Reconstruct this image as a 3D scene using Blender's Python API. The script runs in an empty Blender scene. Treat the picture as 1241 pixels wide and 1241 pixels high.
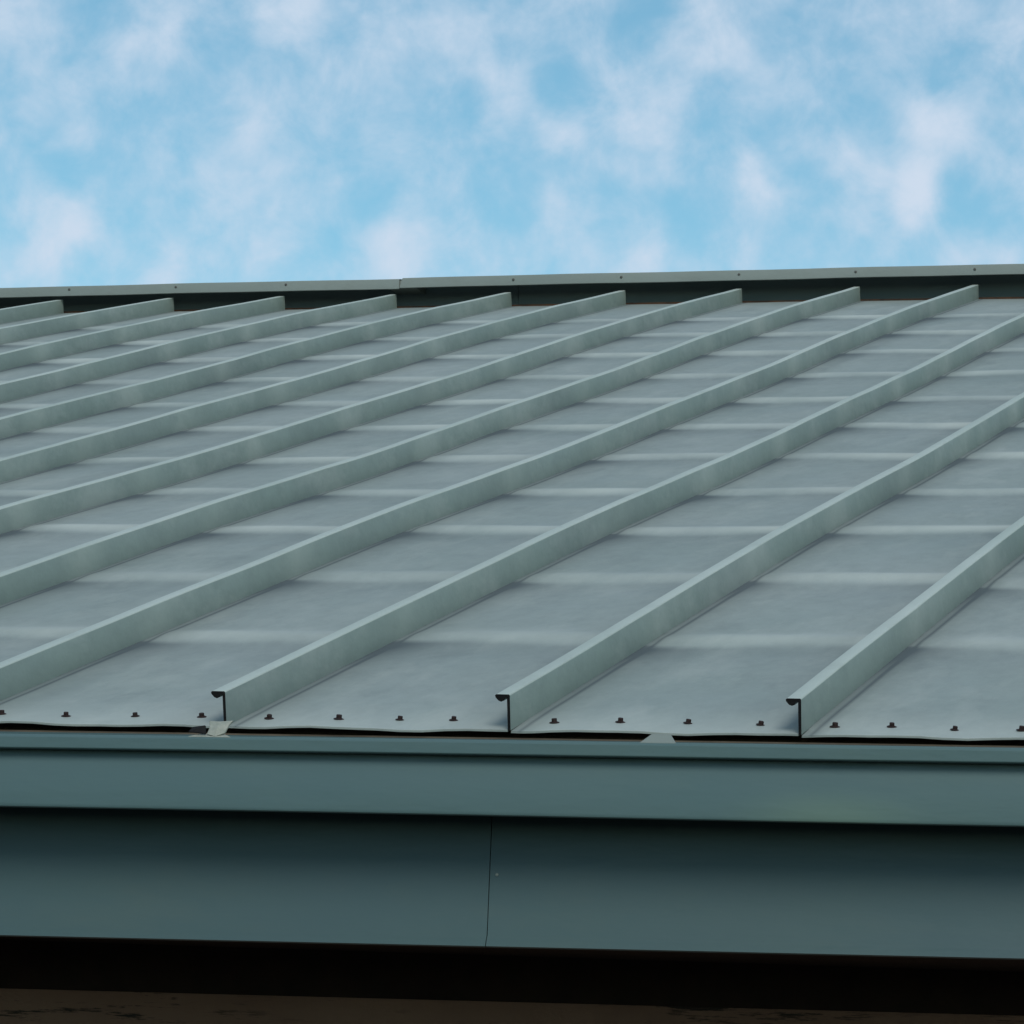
import bpy, bmesh, math, random
import numpy as np
from mathutils import Matrix, Vector
random.seed(7); rng = np.random.default_rng(7)
scene = bpy.context.scene
ZO = 2.40                                   # height of the eave above the ground
SLOPE = math.radians(15.5)
CS, SN = math.cos(SLOPE), math.sin(SLOPE)

# ------------------------------------------------------------------ camera
RW = Matrix(((0.9587197, 0.0003474, 0.2843525), (0.2812480, -0.1485282, -0.9480712), (0.0419050, 0.9889081, -0.1424946)))
CAM = Vector((0.51775, -5.33820, -0.50529 + ZO))
F_PX = 4988.0
cam = bpy.data.cameras.new('camera')
cam.sensor_width = 36.0
cam.lens = F_PX / 1241.0 * 36.0
cam.clip_end = 3000.0
cam.clip_start = 0.05
cam_o = bpy.data.objects.new('camera', cam)
scene.collection.objects.link(cam_o)
cam_o.matrix_world = Matrix.Translation(CAM) @ RW.to_4x4()
scene.camera = cam_o

# ------------------------------------------------------------------ exposure
scene.view_settings.view_transform = 'Standard'
scene.view_settings.look = 'None'
scene.view_settings.gamma = 1.0
scene.view_settings.use_curve_mapping = False
scene.view_settings.exposure = 0.2

# ------------------------------------------------------------------ sun
SUN_EL, SUN_AZ = math.radians(35), math.radians(-66)     # azimuth measured from +X towards +Y
sun = bpy.data.lights.new('sun', 'SUN')
sun.energy = 1.5
sun.angle = math.radians(24)
sun.color = (1.0, 0.96, 0.9)
sun_o = bpy.data.objects.new('sun', sun)
scene.collection.objects.link(sun_o)
sd = Vector((math.cos(SUN_EL) * math.cos(SUN_AZ), math.cos(SUN_EL) * math.sin(SUN_AZ), math.sin(SUN_EL)))
sun_o.rotation_euler = sd.to_track_quat('Z', 'Y').to_euler()
sun_o.location = (0, -3, 12)

# ------------------------------------------------------------------ sky: clear Nishita sky with broken soft cloud
world = bpy.data.worlds.new('World')
scene.world = world
world.use_nodes = True
nt = world.node_tree
nt.nodes.clear()
N = nt.nodes.new
Lk = nt.links.new
w_out = N('ShaderNodeOutputWorld')
bg = N('ShaderNodeBackground')
bg.inputs['Strength'].default_value = 0.087
Lk(bg.outputs[0], w_out.inputs[0])
sky = N('ShaderNodeTexSky')
sky.sky_type = 'NISHITA'
sky.sun_disc = False
sky.sun_elevation = SUN_EL
sky.sun_rotation = math.radians(90) - SUN_AZ
sky.altitude = 400
sky.air_density = 1.0
sky.dust_density = 0.6
sky.ozone_density = 2.0
tc = N('ShaderNodeTexCoord')


def wmath(op, a, b=None, c=None):
    n = N('ShaderNodeMath')
    n.operation = op
    for i, v in enumerate((a, b, c)):
        if v is None:
            continue
        if isinstance(v, (int, float)):
            n.inputs[i].default_value = v
        else:
            Lk(v, n.inputs[i])
    return n.outputs[0]


def wnoise(scale, detail, rough, dist=0.0, vec=None, off=(0, 0, 0)):
    m = N('ShaderNodeMapping')
    m.inputs['Location'].default_value = off
    Lk(vec or tc.outputs['Generated'], m.inputs['Vector'])
    n = N('ShaderNodeTexNoise')
    n.inputs['Scale'].default_value = scale
    n.inputs['Detail'].default_value = detail
    n.inputs['Roughness'].default_value = rough
    n.inputs['Distortion'].default_value = dist
    Lk(m.outputs[0], n.inputs['Vector'])
    return n


# cloud banks seen over the ridge: direction (from its place in the sky), angular radius, density
CLOUDS = [(18, 40, 75, 1.0), (60, 110, 70, .6), (165, 65, 55, .8), (222, 22, 60, .6), (350, 8, 62, 1.1), (95, 160, 45, .4),
          (290, 190, 75, .7), (245, 238, 50, .6), (270, 135, 60, .5), (485, 68, 55, .6), (565, 62, 75, .7), (610, 112, 55, .9),
          (632, 20, 60, .5), (478, 140, 45, .5), (50, 262, 65, .9), (42, 315, 45, .6), (198, 330, 60, 1.1), (150, 285, 45, .5), (288, 305, 55, .8),
          (340, 215, 50, .5), (425, 185, 45, .5), (490, 302, 75, 1.1), (835, 52, 75, .9), (880, 12, 55, .6), (765, 110, 60, .8),
          (775, 175, 75, .9), (668, 155, 40, .8), (675, 250, 55, .7), (628, 128, 35, .7), (912, 52, 40, .8), (975, 98, 55, .6),
          (905, 205, 45, .9), (928, 248, 45, .8), (1105, 128, 60, 1.0), (1098, 243, 50, 1.1), (1125, 185, 80, .9), (1190, 145, 60, .8),
          (1241, 155, 40, .7), (1155, 14, 60, .7), (1195, 308, 60, .9), (1062, 300, 45, .6), (785, 302, 55, .8), (1005, 180, 50, .6), (1035, 235, 60, .6)]
CLEAR = [(275, 50, 60, .9), (140, 135, 55, .7), (38, 190, 55, 1.0), (5, 285, 40, .9), (105, 295, 45, .6), (385, 290, 55, .9), (380, 240, 60, .5),
         (478, 232, 60, .9), (420, 100, 50, .4), (408, 35, 40, .4), (770, 30, 55, .8), (690, 60, 60, .6), (862, 125, 70, .9), (925, 10, 40, .5),
         (1035, 40, 55, .6), (1010, 120, 50, .7), (1100, 55, 60, .5), (1170, 70, 55, .7), (955, 305, 55, 1.0), (725, 232, 50, .8),
         (800, 245, 55, .6), (850, 280, 60, .7), (1185, 232, 55, .9), (550, 180, 60, .5), (590, 260, 60, .7), (1220, 15, 40, .5), (180, 200, 50, .5), (690, 310, 40, .3)]
wv = wnoise(26.0, 2.0, 0.5)
vsub = N('ShaderNodeVectorMath'); vsub.operation = 'SUBTRACT'
Lk(wv.outputs['Color'], vsub.inputs[0]); vsub.inputs[1].default_value = (.5, .5, .5)
vsc = N('ShaderNodeVectorMath'); vsc.operation = 'SCALE'
Lk(vsub.outputs[0], vsc.inputs[0]); vsc.inputs['Scale'].default_value = 0.030
vadd = N('ShaderNodeVectorMath'); vadd.operation = 'ADD'
Lk(tc.outputs['Generated'], vadd.inputs[0]); Lk(vsc.outputs[0], vadd.inputs[1])
warped = vadd.outputs[0]
total = None
for sign, lst in ((1, CLOUDS), (-.72, CLEAR)):
    for (px, py, r, s) in lst:
        if s < .6:
            continue
        d = (RW @ Vector((px - 620.5, -(py - 620.5), -F_PX))).normalized()
        vd = N('ShaderNodeVectorMath'); vd.operation = 'DISTANCE'
        Lk(warped, vd.inputs[0]); vd.inputs[1].default_value = d
        mr = N('ShaderNodeMapRange'); mr.interpolation_type = 'SMOOTHSTEP'
        Lk(vd.outputs['Value'], mr.inputs['Value'])
        mr.inputs['From Min'].default_value = 0.0
        mr.inputs['From Max'].default_value = r * 1.12 / F_PX
        mr.inputs['To Min'].default_value = sign * s
        mr.inputs['To Max'].default_value = 0.0
        total = mr.outputs[0] if total is None else wmath('ADD', total, mr.outputs[0])
n1 = wnoise(52.0, 5.0, 0.6, 0.3, off=(3.1, 1.7, .4))
n2 = wnoise(110.0, 3.0, 0.55, 0.2, off=(1.1, 5.7, .4))
dens = wmath('ADD', wmath('MULTIPLY', total, 0.46), wmath('MULTIPLY', wmath('SUBTRACT', n1.outputs['Fac'], 0.5), 1.6))
dens = wmath('ADD', dens, wmath('MULTIPLY', wmath('SUBTRACT', n2.outputs['Fac'], 0.5), 0.6))
dens = wmath('ADD', dens, 0.10)
cm = N('ShaderNodeMapRange'); cm.interpolation_type = 'SMOOTHSTEP'
Lk(dens, cm.inputs['Value'])
cm.inputs['From Min'].default_value = -0.42
cm.inputs['From Max'].default_value = 1.02
cm.inputs['To Min'].default_value = 0.0
cm.inputs['To Max'].default_value = 1.0
tint = N('ShaderNodeMix'); tint.data_type = 'RGBA'; tint.blend_type = 'MULTIPLY'
tint.inputs['Factor'].default_value = 1.0
Lk(sky.outputs[0], tint.inputs['A'])
tint.inputs['B'].default_value = (.89, 1.22, 1.11, 1)
mixc = N('ShaderNodeMix'); mixc.data_type = 'RGBA'
Lk(cm.outputs[0], mixc.inputs['Factor'])
Lk(tint.outputs['Result'], mixc.inputs['A'])
mixc.inputs['B'].default_value = (6.1, 7.15, 8.5, 1)
Lk(mixc.outputs['Result'], bg.inputs['Color'])

# ------------------------------------------------------------------ materials


def new_mat(name):
    m = bpy.data.materials.new(name)
    m.use_nodes = True
    t = m.node_tree
    b = t.nodes['Principled BSDF']
    return m, t, b


def tex_noise(t, scale, detail=4, rough=.55, stretch=(1, 1, 1), rot=(0, 0, 0)):
    tcn = t.nodes.new('ShaderNodeTexCoord')
    mp = t.nodes.new('ShaderNodeMapping')
    mp.inputs['Scale'].default_value = stretch
    mp.inputs['Rotation'].default_value = rot
    n = t.nodes.new('ShaderNodeTexNoise')
    n.inputs['Scale'].default_value = scale
    n.inputs['Detail'].default_value = detail
    n.inputs['Roughness'].default_value = rough
    t.links.new(tcn.outputs['Object'], mp.inputs['Vector'])
    t.links.new(mp.outputs[0], n.inputs['Vector'])
    return n.outputs['Fac']


def ramp(t, fac, lo, hi):
    r = t.nodes.new('ShaderNodeMapRange')
    t.links.new(fac, r.inputs['Value'])
    r.inputs['From Min'].default_value = lo
    r.inputs['From Max'].default_value = hi
    return r.outputs[0]


def mixcol(t, fac, a, b, mode='MIX'):
    n = t.nodes.new('ShaderNodeMix')
    n.data_type = 'RGBA'
    n.blend_type = mode
    for key, v in (('Factor', fac), ('A', a), ('B', b)):
        if isinstance(v, (float, int)):
            n.inputs[key].default_value = v
        elif isinstance(v, tuple):
            n.inputs[key].default_value = (*v, 1)
        else:
            t.links.new(v, n.inputs[key])
    return n.outputs['Result']


def scaled(t, a, k):
    n = t.nodes.new('ShaderNodeMath')
    n.operation = 'MULTIPLY'
    t.links.new(a, n.inputs[0])
    n.inputs[1].default_value = k
    return n.outputs[0]


def set_bump(t, b, h, dist, strength=1.0):
    n = t.nodes.new('ShaderNodeBump')
    n.inputs['Distance'].default_value = dist
    n.inputs['Strength'].default_value = strength
    t.links.new(h, n.inputs['Height'])
    t.links.new(n.outputs[0], b.inputs['Normal'])


def paint(name, base, alt, rough=.42, spec=.5, dirt=(.07, .075, .06), dirt_amt=.35, streak=(1, 1, 1), bump=.0006, speckle=0.0):
    m, t, b = new_mat(name)
    f1 = ramp(t, tex_noise(t, 2.2, 5, .6, streak), .35, .65)
    c = mixcol(t, f1, base, alt)
    f2 = ramp(t, tex_noise(t, 9, 6, .7, streak), .52, .8)
    c = mixcol(t, scaled(t, f2, dirt_amt), c, dirt)
    f3 = ramp(t, tex_noise(t, 260, 3, .6), .3, .7)
    c = mixcol(t, scaled(t, f3, speckle), c, (.45, .47, .45))
    if speckle:
        f4 = ramp(t, tex_noise(t, 38, 6, .7, streak), .40, .68)
        c = mixcol(t, scaled(t, f4, .24), c, dirt)
        f5 = ramp(t, tex_noise(t, 5, 7, .72, (1.6, .5, 1)), .50, .66)
        c = mixcol(t, scaled(t, f5, .35), c, (.42, .45, .41))
    t.links.new(c, b.inputs['Base Color'])
    rr = t.nodes.new('ShaderNodeMapRange')
    t.links.new(tex_noise(t, 6, 5, .6, streak), rr.inputs['Value'])
    rr.inputs['From Min'].default_value = .3
    rr.inputs['From Max'].default_value = .7
    rr.inputs['To Min'].default_value = rough - .06
    rr.inputs['To Max'].default_value = rough + .08
    t.links.new(rr.outputs[0], b.inputs['Roughness'])
    b.inputs['Specular IOR Level'].default_value = spec
    set_bump(t, b, tex_noise(t, 14, 4, .6, streak), bump * 3)
    return m


M_pan = paint(  # chalky weathered coating
    'weathered_panel_paint', (.262, .310, .287), (.308, .347, .325), .56, .35, (.17, .20, .19), .5, (1, .45, 1), speckle=.10)
M_seam = paint('seam_paint', (.215, .275, .240), (.240, .295, .260), .45, .4, (.14, .18, .16), .35, (1, .5, 1), speckle=.05)
M_flange = paint('seam_top_highlight_paint', (.42, .48, .43), (.50, .55, .50), .6, .35, (.2, .22, .2), .3, (1, .5, 1))  # crest highlight put into the colour of the upward-facing flange
M_gut = paint('gutter_paint', (.072, .128, .132), (.084, .140, .134), .38, .5, (.10, .15, .12), .3, (.3, 1, 1))


def gutter_reflection(m):
    # faint greenish reflection near the lower edge, painted into the base colour
    t = m.node_tree
    b = t.nodes['Principled BSDF']
    src = b.inputs['Base Color'].links[0].from_socket
    tcn = t.nodes.new('ShaderNodeTexCoord')
    mp = t.nodes.new('ShaderNodeMapping')
    mp.inputs['Location'].default_value = (.60 * 7, 0, -(ZO - .118) * 26)
    mp.inputs['Scale'].default_value = (7, 0, 26)
    ln = t.nodes.new('ShaderNodeVectorMath'); ln.operation = 'LENGTH'
    t.links.new(tcn.outputs['Object'], mp.inputs['Vector'])
    t.links.new(mp.outputs[0], ln.inputs[0])
    r = t.nodes.new('ShaderNodeMapRange'); r.interpolation_type = 'SMOOTHSTEP'
    t.links.new(ln.outputs['Value'], r.inputs['Value'])
    r.inputs['To Min'].default_value = .55
    r.inputs['To Max'].default_value = 0.0
    r.inputs['From Max'].default_value = 1.15
    t.links.new(mixcol(t, r.outputs[0], src, (.13, .20, .145)), b.inputs['Base Color'])


gutter_reflection(M_gut)
M_fas = paint('fascia_paint', (.051, .094, .106), (.058, .104, .102), .42, .45, (.09, .12, .10), .3, (.3, 1, 1))
M_cap = paint('ridge_cap_paint', (.19, .22, .20), (.22, .25, .23), .45, .4, (.13, .14, .12), .3, (.5, 1, 1))


def add_wear_shade(m):
    # chalk ghosting over the purlins and washed-down grime, plus painted shade beside the seams
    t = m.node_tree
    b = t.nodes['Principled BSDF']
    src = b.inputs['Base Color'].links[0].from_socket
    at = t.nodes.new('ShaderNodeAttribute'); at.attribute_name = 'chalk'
    ag = t.nodes.new('ShaderNodeAttribute'); ag.attribute_name = 'grime_shade'
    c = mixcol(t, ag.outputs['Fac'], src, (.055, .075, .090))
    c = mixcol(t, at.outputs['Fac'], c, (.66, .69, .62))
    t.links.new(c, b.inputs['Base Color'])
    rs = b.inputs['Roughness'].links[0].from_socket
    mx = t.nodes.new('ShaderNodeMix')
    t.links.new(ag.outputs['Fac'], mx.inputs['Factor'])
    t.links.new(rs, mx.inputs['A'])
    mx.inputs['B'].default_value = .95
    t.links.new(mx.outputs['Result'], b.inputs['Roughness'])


add_wear_shade(M_pan)
add_wear_shade(M_seam)


def plain(name, col, col2, rough=.8, scale=20, spec=.3, bump=.001, metallic=0.0):
    m, t, b = new_mat(name)
    c = mixcol(t, ramp(t, tex_noise(t, scale, 5, .65), .35, .65), col, col2)
    t.links.new(c, b.inputs['Base Color'])
    b.inputs['Roughness'].default_value = rough
    b.inputs['Specular IOR Level'].default_value = spec
    b.inputs['Metallic'].default_value = metallic
    set_bump(t, b, tex_noise(t, scale * 2, 4, .6), bump)
    return m


M_dark = plain('shade_and_flap_black', (.006, .006, .007), (.012, .011, .010), .7, 60, .2)  # stands in for shade on the seam ends; also the dark strap flap
M_rust = plain('rusty_screw', (.012, .007, .007), (.030, .013, .010), .65, 300, .3, .0004)
M_dull = plain('dull_grey_screw', (.06, .062, .058), (.09, .085, .075), .6, 200, .3, .0003)
M_flash = plain('grey_teal_flashing', (.115, .155, .160), (.14, .18, .18), .5, 3, .4, .0003)
M_board = plain('bare_wood_board', (.06, .046, .034), (.15, .12, .09), .85, 5)
M_soffit = plain('dark_brown_soffit', (.020, .013, .010), (.032, .02, .014), .9, 12)
M_closure = plain('rust_stained_closure', (.03, .025, .02), (.13, .06, .03), .85, 9)
M_zinc = plain('bare_zinc_strap', (.30, .33, .31), (.42, .44, .40), .5, 90, .5, .0005, .2)
M_tab = plain('dull_cream_tab', (.24, .26, .22), (.34, .35, .30), .6, 90, .4, .0005)
M_ground = plain('gravel_ground', (.022, .021, .018), (.042, .039, .034), .95, 3, .2, .01)


def wall_mat():
    m, t, b = new_mat('stained_brown_render')
    c = mixcol(t, ramp(t, tex_noise(t, 3, 6, .6), .3, .7), (.23, .130, .090), (.30, .180, .125))
    f = ramp(t, tex_noise(t, 7, 8, .75, (1, 1, 11)), .54, .60)
    f2 = ramp(t, tex_noise(t, 2.3, 3, .6), .46, .56)
    mm = t.nodes.new('ShaderNodeMath'); mm.operation = 'MULTIPLY'
    t.links.new(f, mm.inputs[0]); t.links.new(f2, mm.inputs[1])
    c = mixcol(t, mm.outputs[0], c, (.03, .022, .018))
    t.links.new(c, b.inputs['Base Color'])
    b.inputs['Roughness'].default_value = .9
    set_bump(t, b, tex_noise(t, 60, 6, .7), .002)
    return m


M_wall = wall_mat()

# ------------------------------------------------------------------ helpers


def link(name, verts, faces, mats, parent=None, smooth=True, midx=None, loc=None, auto=None):
    me = bpy.data.meshes.new(name)
    me.from_pydata([tuple(map(float, v)) for v in verts], [], [tuple(map(int, f)) for f in faces])
    if not isinstance(mats, (list, tuple)):
        mats = [mats]
    for m in mats:
        me.materials.append(m)
    if midx is not None:
        me.polygons.foreach_set('material_index', midx)
    bm = bmesh.new()
    bm.from_mesh(me)
    bmesh.ops.recalc_face_normals(bm, faces=bm.faces)
    if auto is not None:
        for e in bm.edges:
            if len(e.link_faces) == 2 and e.calc_face_angle(0) > auto:
                e.smooth = False
    bm.to_mesh(me)
    bm.free()
    me.polygons.foreach_set('use_smooth', [smooth] * len(me.polygons))
    o = bpy.data.objects.new(name, me)
    scene.collection.objects.link(o)
    if parent is not None:
        o.parent = parent
    if loc is not None:
        o.location = loc
    return o


def box_vf(x0, x1, y0, y1, z0, z1, zf=None):
    v = [(x, y, z + (zf(x) if zf else 0)) for x in (x0, x1) for y in (y0, y1) for z in (z0, z1)]
    f = [(0, 1, 3, 2), (4, 6, 7, 5), (0, 4, 5, 1), (2, 3, 7, 6), (0, 2, 6, 4), (1, 5, 7, 3)]
    return v, f


def merge(*vfs):
    V, Fc = [], []
    for v, f in vfs:
        n = len(V)
        V += list(v)
        Fc += [tuple(i + n for i in q) for q in f]
    return V, Fc


def bevel(o, w=.001, seg=2):
    md = o.modifiers.new('bevel', 'BEVEL')
    md.width = w
    md.segments = seg
    md.limit_method = 'ANGLE'
    return o


def sweep_x(prof, xs, zf, yf=None, closed=True, wob=None):
    """profile of (y, z) carried along x"""
    n = len(prof)
    V, Fc = [], []
    for i, x in enumerate(xs):
        for j, (y, z) in enumerate(prof):
            dy, dz = wob(x, y, z) if wob else (0, 0)
            V.append((x, y + dy, z + zf(x) + dz))
    m = n if closed else n - 1
    for i in range(len(xs) - 1):
        for j in range(m):
            a, b = i * n + j, i * n + (j + 1) % n
            Fc.append((a, b, b + n, a + n))
    if closed:
        Fc.append(tuple(range(n)))
        Fc.append(tuple((len(xs) - 1) * n + j for j in range(n)))
    return V, Fc


# ------------------------------------------------------------------ roof surface: (x, v up the slope, n off the roof plane)
L_ROOF, H_SEAM, X0, W_FL, PITCH = 8.3261, 0.0485, -1.4853, 0.019, 0.41
KN = np.array([-0.2054, 0.2963, 0.4686, -0.479, -0.3536, -0.323, 0.4722, 0.5375, -0.4137]) * .01
A_OFF = dict(zip(range(-9, 3), np.array([0.0034, 0.0028, -0.1785, -0.3013, -0.0579, -0.1571, 0.8729, 0.4834, -0.3176, 0.0847, 0.1207, -0.5558]) * .01))
B_OFF = dict(zip(range(-9, 3), np.array([-1.5798, -0.5005, 0.1655, 0.4189, 1.1129, 0.8788, 0.7617, 0.5534, -0.2828, 0.0771, -0.9609, -0.644]) * .01))


def profile(V):
    V = np.asarray(V, float)
    nk = len(KN)
    t = np.clip(V / L_ROOF, 0, 1.0) * (nk - 1)
    i = np.clip(t.astype(int), 0, nk - 2)
    u = t - i
    k = np.concatenate([[2 * KN[0] - KN[1]], KN, [2 * KN[-1] - KN[-2]]])
    a, b, c, d = k[i], k[i + 1], k[i + 2], k[i + 3]
    return .5 * ((2 * b) + (-a + c) * u + (2 * a - 5 * b + 4 * c - d) * u * u + (-a + 3 * b - 3 * c + d) * u ** 3)


def to_world(x, v, n):
    return np.stack([x, v * CS - n * SN, v * SN + n * CS + ZO], -1)


def seam_x(k, v):
    t = v / L_ROOF
    return X0 + k * PITCH + A_OFF.get(k, 0.0) * (1 - t) + B_OFF.get(k, 0.0) * t


BANDS = [0.79 + 0.668 * i for i in range(11)]
K_MIN, K_MAX = -17, 5
BAND_SH = {}


def wave1d(seed, v, lo=.5, hi=3):
    r = np.random.default_rng(seed + 1000)
    s = np.zeros_like(v)
    for _ in range(6):
        fq = r.uniform(lo, hi)
        s += np.sin(v * 2 * math.pi * fq + r.uniform(0, 6.28)) / fq ** .7
    return s / 3


def pan_height(k, X, u, V):
    """height of the panel skin off the roof plane"""
    r = np.random.default_rng(500 + k)
    n = profile(V)
    for i, b in enumerate(BANDS):
        amp = r.uniform(.0042, .0062)
        sh = r.uniform(-.02, .02)
        sg = r.uniform(.036, .048)
        tl = r.uniform(-.02, .02)
        d = (V - b - sh - tl * (u - .5))
        edge = np.clip(1 - np.abs(2 * u - 1) ** 5, 0, 1)
        n = n + amp * edge * np.exp(-(d / sg) ** 2)
        n = n - .5 * amp * edge * np.exp(-((d + .13) / .07) ** 2)
    # slack, oil-canned sheet
    ph = r.uniform(0, 6.28, 4)
    e2 = np.sin(math.pi * u)
    n = n + e2 * .0007 * (np.sin(V * 3.1 + ph[0] + 2 * u) + np.sin(V * 7.3 + ph[1] - 3 * u) * .7)
    n = n + .0004 * e2 * np.sin(V * 17 + u * 9 + ph[2])
    # eave edge: lifted and wavy between the screws
    ev = np.exp(-(V / .05) ** 2)
    n = n + ev * (.0011 * np.sin(u * 11 + ph[3]) + .0006 * np.sin(u * 23 + ph[1]))
    n = n + .0035 * np.exp(-((V - .17) / .05) ** 2) * np.clip(1 - np.abs(2 * u - 1) ** 6, 0, 1) * .35
    return n


def pan_wear_shade(k, V, us):
    r = np.random.default_rng(500 + k)
    r2 = np.random.default_rng(900 + k)
    VV, U = np.meshgrid(V, us, indexing='ij')
    chalk = np.zeros_like(VV)
    grime_shade = np.zeros_like(VV)
    for i, b in enumerate(BANDS):
        amp = r.uniform(.0042, .0062)
        sh = r.uniform(-.02, .02)
        sg = r.uniform(.036, .048)
        tl = r.uniform(-.02, .02)
        d = VV - b - sh - tl * (U - .5) - .012 * np.sin(U * 5 + r2.uniform(0, 6))
        prof_u = np.clip(U / .22, 0, 1) * np.clip((1 - U) / .10, .25, 1)
        prof_u = prof_u * (1 + .25 * np.sin(U * r2.uniform(5, 12) + r2.uniform(0, 6)))
        chalk += r2.uniform(.24, .40) * (.72 if i < 2 else 1) * prof_u * np.exp(-np.abs(d / (sg * (1.45 if i < 2 else 1.15))) ** 2.4)
        # damp grime below each purlin line, plus painted shade along the next seam
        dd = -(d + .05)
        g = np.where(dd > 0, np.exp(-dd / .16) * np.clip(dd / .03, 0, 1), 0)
        grime_shade += g * (r2.uniform(.10, .2) + r2.uniform(.4, .7) * np.exp(-(U / r2.uniform(.12, .22)) ** 1.5) + r2.uniform(.25, .5) * np.exp(-((1 - U) / .18) ** 1.5))
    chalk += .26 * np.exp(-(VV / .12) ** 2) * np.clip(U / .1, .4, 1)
    grime_shade += .55 * np.exp(-((U - .031) / .006) ** 2) + .35 * np.exp(-(U / .05)) + .38 * np.exp(-((1 - U) / .09))  # base line and both seam edges darkened as painted contact shade
    for _ in range(7):                      # faint run marks down the slope
        c, w, a0 = r2.uniform(.05, .95), r2.uniform(.015, .06), r2.uniform(-.05, .09)
        grime_shade += a0 * np.exp(-((U - c - .03 * np.sin(VV * 1.3 + c * 9)) / w) ** 2) * (.5 + .5 * np.sin(VV * r2.uniform(.5, 2) + c * 20))
    return np.clip(chalk, 0, .7), np.clip(grime_shade * 1.45, 0, .85)


building = bpy.data.objects.new('building', None)
scene.collection.objects.link(building)
building['label'] = 'low building with grey-green standing seam metal roof, box gutter and fascia under a cloudy sky'
building['category'] = 'building'
building.location = (0, 0, 0)


def v_rows(fine):
    rows = [0, .004, .012, .025, .04, .06, .09, .12, .15, .18, .21, .25, .3, .36, .43, .5, .56]
    step = .0135 if fine else .045
    rows += list(np.arange(.6, L_ROOF, step)) + [L_ROOF]
    return np.array(rows)


panels = {}
for k in range(K_MIN, K_MAX):
    fine = -11 <= k <= 3
    V = v_rows(fine)
    a, b = seam_x(k, V) + .0022, seam_x(k + 1, V) - .0022
    us = np.array([0, .008, .018, .025, .031, .037, .046, .08, .14, .22, .3, .38, .46, .54, .62, .7, .78, .86, .92, .96, .985, 1.0])
    G = []
    for j, v in enumerate(V):
        X = a[j] + (b[j] - a[j]) * us
        G.append(to_world(X, np.full_like(X, v), pan_height(k, X, us, np.full_like(X, v))))
    G = np.array(G)
    nr, nc = G.shape[:2]
    verts = list(G.reshape(-1, 3))
    faces = [(r * nc + c, r * nc + c + 1, (r + 1) * nc + c + 1, (r + 1) * nc + c) for r in range(nr - 1) for c in range(nc - 1)]
    # sheet thickness: hemmed turn-down at the eave
    base = len(verts)
    for c in range(nc):
        p = verts[c]
        verts.append((p[0], p[1] + .0008, p[2] - .0028))
    for c in range(nc):
        p = verts[c]
        verts.append((p[0], p[1] + .02, p[2] - .0010 + .02 * SN / CS - .002))
    for c in range(nc - 1):
        faces.append((c, base + c, base + c + 1, c + 1))
        faces.append((base + c, base + nc + c, base + nc + c + 1, base + c + 1))
    wear_shade = pan_wear_shade(k, V, us)
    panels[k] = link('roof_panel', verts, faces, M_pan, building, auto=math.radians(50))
    for nm, arr in zip(('chalk', 'grime_shade'), wear_shade):
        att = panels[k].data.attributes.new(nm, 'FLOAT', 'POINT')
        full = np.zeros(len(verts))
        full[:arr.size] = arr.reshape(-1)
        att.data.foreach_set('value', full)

# ------------------------------------------------------------------ standing seams
PROF = [(0.0020, -0.0005), (0.0020, H_SEAM - .0016), (0.0008, H_SEAM), (-W_FL + .002, H_SEAM + .0002), (-W_FL, H_SEAM - .0012),
        (-W_FL + .0006, H_SEAM - .0040), (-W_FL + .0045, H_SEAM - .0085), (-W_FL + .0085, H_SEAM - .0100), (-W_FL + .0125, H_SEAM - .0085),
        (-W_FL + .0145, H_SEAM - .0045), (-.0022, H_SEAM - .0045), (-.0020, -0.0005)]
for k in range(K_MIN, K_MAX + 1):
    V = np.array([0, .003] + list(np.arange(.03, L_ROOF, .06)) + [L_ROOF - .003, L_ROOF])
    wx = wave1d(k, V, .3, 1.6) * .0008
    wz = wave1d(k + 77, V, .5, 2) * .0006
    for b_ in BANDS:
        wz = wz + .0010 * np.exp(-((V - b_) / .08) ** 2)
        wx = wx + .0022 * np.exp(-((V - b_) / .07) ** 2)
    np_ = len(PROF)
    verts, faces, mi = [], [], []
    for j, v in enumerate(V):
        base_n = profile(v)
        for (px, pn) in PROF:
            t = pn / H_SEAM
            verts.append(to_world(seam_x(k, v) + px + wx[j] * t, v - (.0 if j else .001), base_n + pn + wz[j] * t))
    for j in range(len(V) - 1):
        for q in range(np_):
            a_, b_ = j * np_ + q, j * np_ + (q + 1) % np_
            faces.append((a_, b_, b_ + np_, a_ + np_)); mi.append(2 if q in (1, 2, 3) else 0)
    faces.append(tuple(range(np_))); mi.append(1)  # eave end painted black for the shaded inside of the fold
    faces.append(tuple((len(V) - 1) * np_ + q for q in range(np_))); mi.append(0)
    par = panels.get(k, panels.get(k - 1))
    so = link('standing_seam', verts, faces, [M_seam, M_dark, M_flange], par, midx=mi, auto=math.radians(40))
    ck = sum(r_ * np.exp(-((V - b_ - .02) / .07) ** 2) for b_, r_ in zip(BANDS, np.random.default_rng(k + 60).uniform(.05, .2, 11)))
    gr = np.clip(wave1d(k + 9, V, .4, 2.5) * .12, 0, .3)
    for nm, arr in (('chalk', ck), ('grime_shade', gr)):
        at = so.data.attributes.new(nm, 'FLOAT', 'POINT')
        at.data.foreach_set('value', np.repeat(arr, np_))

# ------------------------------------------------------------------ screws along the eave


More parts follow.
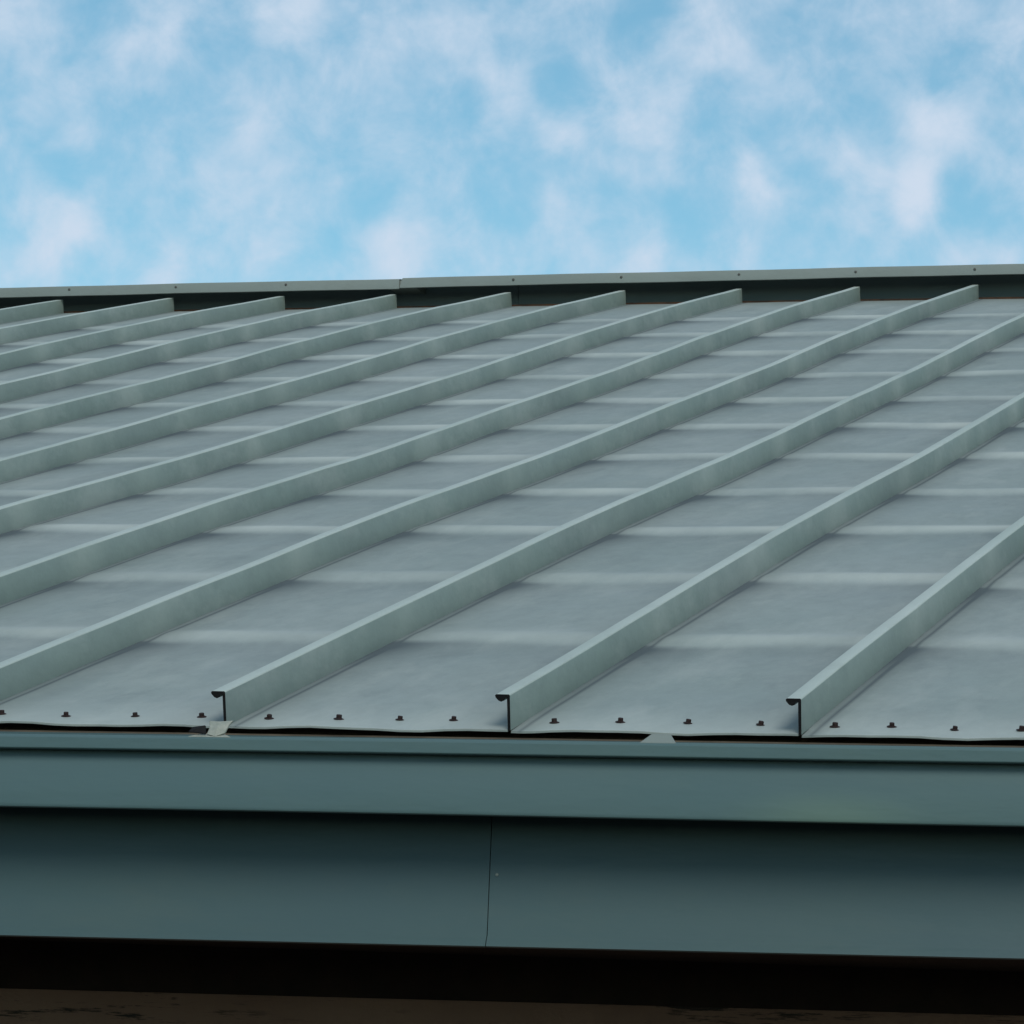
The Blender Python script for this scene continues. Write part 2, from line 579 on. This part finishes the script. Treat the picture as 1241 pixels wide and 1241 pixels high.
def lathe(prof, seg=6, off=0):
    V, Fc = [], []
    for r, z in prof:
        for i in range(seg):
            a = 2 * math.pi * i / seg + off
            V.append((r * math.cos(a), r * math.sin(a), z))
    for j in range(len(prof) - 1):
        for i in range(seg):
            Fc.append((j * seg + i, j * seg + (i + 1) % seg, (j + 1) * seg + (i + 1) % seg, (j + 1) * seg + i))
    Fc.append(tuple(range(seg)))
    Fc.append(tuple((len(prof) - 1) * seg + i for i in range(seg)))
    return V, Fc


screw_vf = merge(lathe([(.0076, 0), (.0078, .0009), (.0058, .0018)], 14), lathe([(.0052, .0016), (.0051, .0020), (.0040, .0021)], 12), lathe([(.0042, .0018), (.0042, .0062), (.0036, .0070)], 6, .3))
screw0 = link('screw', *screw_vf, M_rust, None, smooth=False)
SCREWS = [(-1.846, .060), (-1.745, .054), (-1.643, .062), (-1.543, .062), (-1.441, .058), (-1.339, .060), (-1.252, .067), (-1.174, .067),
          (-1.027, .058), (-.936, .067), (-.842, .071), (-.739, .062), (-.636, .058), (-.560, .065), (-.473, .054), (-.383, .050)]
for k in list(range(K_MIN, -1)) + list(range(3, K_MAX)):
    for q in range(4):
        xx = X0 + k * PITCH + .05 + q * .102 + rng.uniform(-.008, .008)
        if xx < -1.9 or xx > -.3:
            SCREWS.append((xx, .06 + rng.uniform(-.006, .006)))
first = True
for (sx, sv) in SCREWS:
    k = int(math.floor((sx - X0) / PITCH))
    k = min(max(k, K_MIN), K_MAX - 1)
    u = (sx - X0 - k * PITCH) / PITCH
    n = float(pan_height(k, np.array([sx]), np.array([u]), np.array([sv]))[0])
    s = screw0 if first else screw0.copy()
    if not first:
        scene.collection.objects.link(s)
    first = False
    s.parent = panels[k]
    s.location = Vector(to_world(np.array(sx), np.array(sv), np.array(n)).tolist())
    s.scale = (random.uniform(.82, .98),) * 3
    s.rotation_euler = (SLOPE + random.uniform(-.08, .08), random.uniform(-.08, .08), random.uniform(0, 1))

# ------------------------------------------------------------------ gutter
XL, XR = -8.45, 0.50
zg = lambda x: ZO + .0021 * (x + .35)
G_PROF = [(-.1125, -.0252), (-.1168, -.0292), (-.1170, -.0440), (-.1150, -.0456), (-.0975, -.0452), (-.0985, -.0530), (-.1010, -.0640),
          (-.1125, -.1205), (-.1115, -.1250), (-.1080, -.1262), (-.0050, -.1130), (-.0040, -.0350), (-.0055, -.0350), (-.0060, -.1110),
          (-.1060, -.1225), (-.0990, -.0640), (-.0955, -.0520), (-.0955, -.0330), (-.1010, -.0262)]


def gut_wob(x, y, z):
    return (.0006 * math.sin(x * 2.3 + z * 30) + .0003 * math.sin(x * 9.1), .0004 * math.sin(x * 3.7))


xs_g = np.linspace(XL, XR, 180)
gutter = link('gutter', *sweep_x(G_PROF, xs_g, zg, wob=gut_wob), M_gut, building, auto=math.radians(25))
bevel(gutter, .0006, 1)

# hanger straps bridging the gutter, peeping over its lip


def strap(xc, w_top, w_bot, h, name='gutter_strap', par=None, dx=0):
    # trapezoid front tab, running back under the roof edge
    zb = zg(xc) - .0258
    yb = -.1145
    p = [(xc - w_bot / 2, yb, zb), (xc + w_bot / 2, yb, zb), (xc + w_top / 2 + dx, yb + .012, zb + h), (xc - w_top / 2 + dx, yb + .012, zb + h),
         (xc + w_top / 2 + dx - .034, -.012, zb + h * .85), (xc - w_top / 2 + dx - .020, -.012, zb + h * .85)]
    t = .0016
    q = [(x, y + .0012, z - t) for x, y, z in p]
    V = p + q
    Fc = [(0, 1, 2, 3), (3, 2, 4, 5), (6, 9, 8, 7), (9, 11, 10, 8), (0, 6, 7, 1), (1, 7, 8, 2), (2, 8, 10, 4), (4, 10, 11, 5), (5, 11, 9, 3), (3, 9, 6, 0)]
    return V, Fc


o = link('gutter_strap', *strap(-.836, .027, .050, .0125, dx=.001), M_cap, gutter, smooth=False)
bevel(o, .0006, 1)
# the bent strap at the foot of a seam: foot on the lip, crumpled tab folded up, dark flap turned aside
sx = -1.476
V1, F1 = strap(sx + .012, .034, .062, .005)
zb = zg(sx) - .022
tab = [(-.006, -.112, .000), (.010, -.114, -.004), (.024, -.108, .002), (.029, -.102, .016), (.034, -.098, .0235), (.012, -.101, .0215), (-.010, -.098, .0225), (-.004, -.106, .012), (.011, -.110, .010)]
tab = [(sx + .012 + x * .8, y, zb + z * .86) for x, y, z in tab]
tb = [(x + .0003, y + .003, z - .0004) for x, y, z in tab]
Ft = [(0, 1, 8, 7), (1, 2, 3, 8), (8, 3, 4, 5), (7, 8, 5, 6)]
nb = len(tab)
Ft2 = [tuple(i + nb for i in reversed(f)) for f in Ft]
rim = [0, 1, 2, 3, 4, 5, 6, 7]
Fr = [(rim[i], rim[(i + 1) % 8], rim[(i + 1) % 8] + nb, rim[i] + nb) for i in range(8)]
vf = merge((V1, F1), (tab + tb, Ft + Ft2 + Fr))
o = link('gutter_strap', *vf, M_tab, gutter, smooth=False)
bevel(o, .0005, 1)
flap = [(-.024, -.110, .003), (.001, -.112, .001), (-.003, -.104, .0125), (-.022, -.100, .0105)]
flap = [(sx + .004 + x, y, zb + z) for x, y, z in flap]
fb = [(x, y + .004, z - .0008) for x, y, z in flap]
link('strap_flap', flap + fb, [(0, 1, 2, 3), (7, 6, 5, 4), (0, 4, 5, 1), (1, 5, 6, 2), (2, 6, 7, 3), (3, 7, 4, 0)], M_dark, gutter, smooth=False)

# ------------------------------------------------------------------ fascia, eave board, soffit, wall
zfb = lambda x: ZO + .0076 * (x + .36)
JF = -1.0935
F_PROF = [(.0, -.015), (.0, -.2745), (-.0030, -.2800), (-.0062, -.2895), (-.0030, -.2912), (.0015, -.2895), (.0030, -.282), (.0030, -.015)]


def fas(xa, xb, s):
    n = max(2, int((xb - xa) / .08))
    xs = np.linspace(xa, xb, n + 1)
    V, Fc = [], []
    for x in xs:
        for (y, z) in F_PROF:
            zz = z + zfb(x) * (1 if z < -.1 else 0) + (ZO if z >= -.1 else 0)
            V.append((x, y + s + .0012 * math.sin(x * 2.1 + z * 9) * .6, zz))
    m = len(F_PROF)
    for i in range(n):
        for j in range(m):
            a_, b_ = i * m + j, i * m + (j + 1) % m
            Fc.append((a_, b_, b_ + m, a_ + m))
    Fc.append(tuple(range(m)))
    Fc.append(tuple(n * m + j for j in range(m)))
    return V, Fc


F_EDGES = [XL, -7.2, -4.15, JF, 0.55]
for i in range(4):
    s = 0.0 if i % 2 else .0012
    o = link('fascia_panel', *fas(F_EDGES[i] + (.0008 if i else 0), F_EDGES[i + 1] - .0008, s), M_fas, building, auto=math.radians(30))
    if i == 3:
        sc = link('screw', *lathe([(.0024, 0), (.0022, .0008), (.0010, .0012)], 8), M_cap, o, smooth=False)
        sc.location = (JF + .0105, .0002, ZO - .1985)
        sc.rotation_euler = (math.radians(90), 0, 0)
vf = box_vf(XL, XR + .05, .0085, .045, ZO - .27, ZO - .012)
link('eave_board', *vf, M_board, building, smooth=False)
WY = 0.6
vf = box_vf(XL, XR + .05, .046, WY, ZO - .285, ZO - .27)
link('soffit', *vf, M_soffit, building, smooth=False)


def wall(name, x0, x1, y0, y1, z0, z1, m=M_wall):
    return link(name, *box_vf(x0, x1, y0, y1, z0, z1), m, building, smooth=False)


wall('wall', -8.3, .4, WY, WY + .2, 0, ZO - .286)
# dark strip standing in for the shade along the top of the wall
Vz = []
for x in (-8.35, .45):
    dz = .0078 * (x + .44)
    Vz += [(x, WY - .004, ZO - .284), (x, WY - .004, ZO - .347 + dz), (x, WY - .001, ZO - .284), (x, WY - .001, ZO - .347 + dz)]
fz = link('wall_top_shade', Vz, [(0, 1, 3, 2), (4, 6, 7, 5), (0, 4, 5, 1), (2, 3, 7, 6), (0, 2, 6, 4), (1, 5, 7, 3)], M_soffit, building, smooth=False)
# deck under the metal
vd = [to_world(np.array(x), np.array(v), np.array(n)) for x in (-8.44, .49) for v in (.05, L_ROOF + .3) for n in (-.03, -.012)]
link('roof_deck', vd, [(0, 1, 3, 2), (4, 6, 7, 5), (0, 4, 5, 1), (2, 3, 7, 6), (0, 2, 6, 4), (1, 5, 7, 3)], M_board, building, smooth=False)
YR, ZR = L_ROOF * CS, L_ROOF * SN + ZO
# gable walls, rear wall and rear slope close the building
for xa in (-8.3, .2):
    P = [(WY + .2, 0), (15.2, 0), (15.2, ZO - .06), (YR + .1, ZR - .03), (WY + .2, (WY + .2) * SN / CS + ZO - .05)]
    V_ = [(xa, y, z) for y, z in P] + [(xa + .2, y, z) for y, z in P]
    n = 5
    link('wall', V_, [tuple(range(n)), tuple(range(2 * n - 1, n - 1, -1))] + [(i, (i + 1) % n, (i + 1) % n + n, i + n) for i in range(n)], M_wall, building, smooth=False)
wall('wall', -8.1, .2, 15.0, 15.2, 0, ZO - .08)
V_ = [(x, y, z) for x in (-8.45, .5) for (y, z) in ((YR + .17, ZR + .02), (16.0, ZO - .2), (16.0, ZO - .22), (YR + .17, ZR))]
link('rear_roof', V_, [(0, 1, 2, 3), (7, 6, 5, 4), (0, 4, 5, 1), (1, 5, 6, 2), (2, 6, 7, 3), (3, 7, 4, 0)], M_pan, building, smooth=False)

# ------------------------------------------------------------------ ridge: upstand flashing, cap with folded face
YW = YR + .10
EDG = [-8.45, -6.0, -3.53, -1.05, .5]
for i in range(4):
    s = .0015 * (i % 2)
    link('ridge_flashing', *box_vf(EDG[i] + .001, EDG[i + 1] - .001, YW + s, YW + .02, ZR - .03, ZR + .097), M_flash, building, smooth=False)
for i in range(4):
    link('closure_strip', *box_vf(EDG[i] + .001, EDG[i + 1] - .001, YR + .030, YW - .001, ZR - .012, ZR + .008), M_closure, building, smooth=False)
YC = YR - .045
JC = -3.92


def cap(xa, xb, za, slope, lift):
    pr = [(YC, .0), (YC - .0008, .030), (YC + .001, .0345), (YC + .10, .052), (YC + .22, .052), (YC + .30, .034), (YC + .30, .0), (YC + .298, .0),
          (YC + .298, .032), (YC + .219, .0495), (YC + .101, .0495), (YC + .0035, .032), (YC + .003, .004), (YC + .012, .0025), (YC + .012, .0)]
    xs = np.linspace(xa, xb, int((xb - xa) / .12) + 2)
    return sweep_x(pr, xs, lambda x: za + slope * (x + 3.92) + lift, wob=lambda x, y, z: (.0008 * math.sin(x * 3), .0007 * math.sin(x * 5.1) + .0005 * math.sin(x * 13)))


caps = []
for xa, xb, lift in ((-8.45, JC, -.002), (JC + .0015, .5, .001)):
    o = link('ridge_cap', *cap(xa, xb, ZR + .058, .0052, lift), M_cap, building, auto=math.radians(25))
    if xa > JC:                                # corner of the lapped end folded back
        for v in o.data.vertices:
            if v.co.x < xa + .001 and v.co.y < YC + .15:
                v.co.x += max(0.0, (v.co.z - (ZR + .058) - .014)) * .5
    caps.append(o)
link('cap_light_block', *box_vf(JC - .05, JC + .05, YC + .010, YC + .24, ZR + .064, ZR + .086), M_cap, caps[1], smooth=False)  # plate added inside the cap joint to stop sun leaking onto the flashing
cs0 = link('screw', *lathe([(.0045, 0), (.0045, .002), (.002, .003)], 8), M_dull, None, smooth=False)
first = True
for k in range(-16, 5):
    xx = X0 + k * PITCH + rng.uniform(-.02, .02) + .01
    if abs(xx - JC) < .04:
        continue
    s = cs0 if first else cs0.copy()
    if not first:
        scene.collection.objects.link(s)
    first = False
    s.parent = caps[0] if xx < JC else caps[1]
    s.location = (xx, YC - .0005, ZR + .058 + .0052 * (xx + 3.92) + .020)
    s.rotation_euler = (math.radians(90), 0, 0)

# ------------------------------------------------------------------ ground
g = link('ground', [(-1500, -1500, 0), (1500, -1500, 0), (1500, 1500, 0), (-1500, 1500, 0)], [(0, 1, 2, 3)], M_ground, None, smooth=False)
g['kind'] = 'structure'

scene.render.engine = 'CYCLES'
scene.cycles.max_bounces = 6
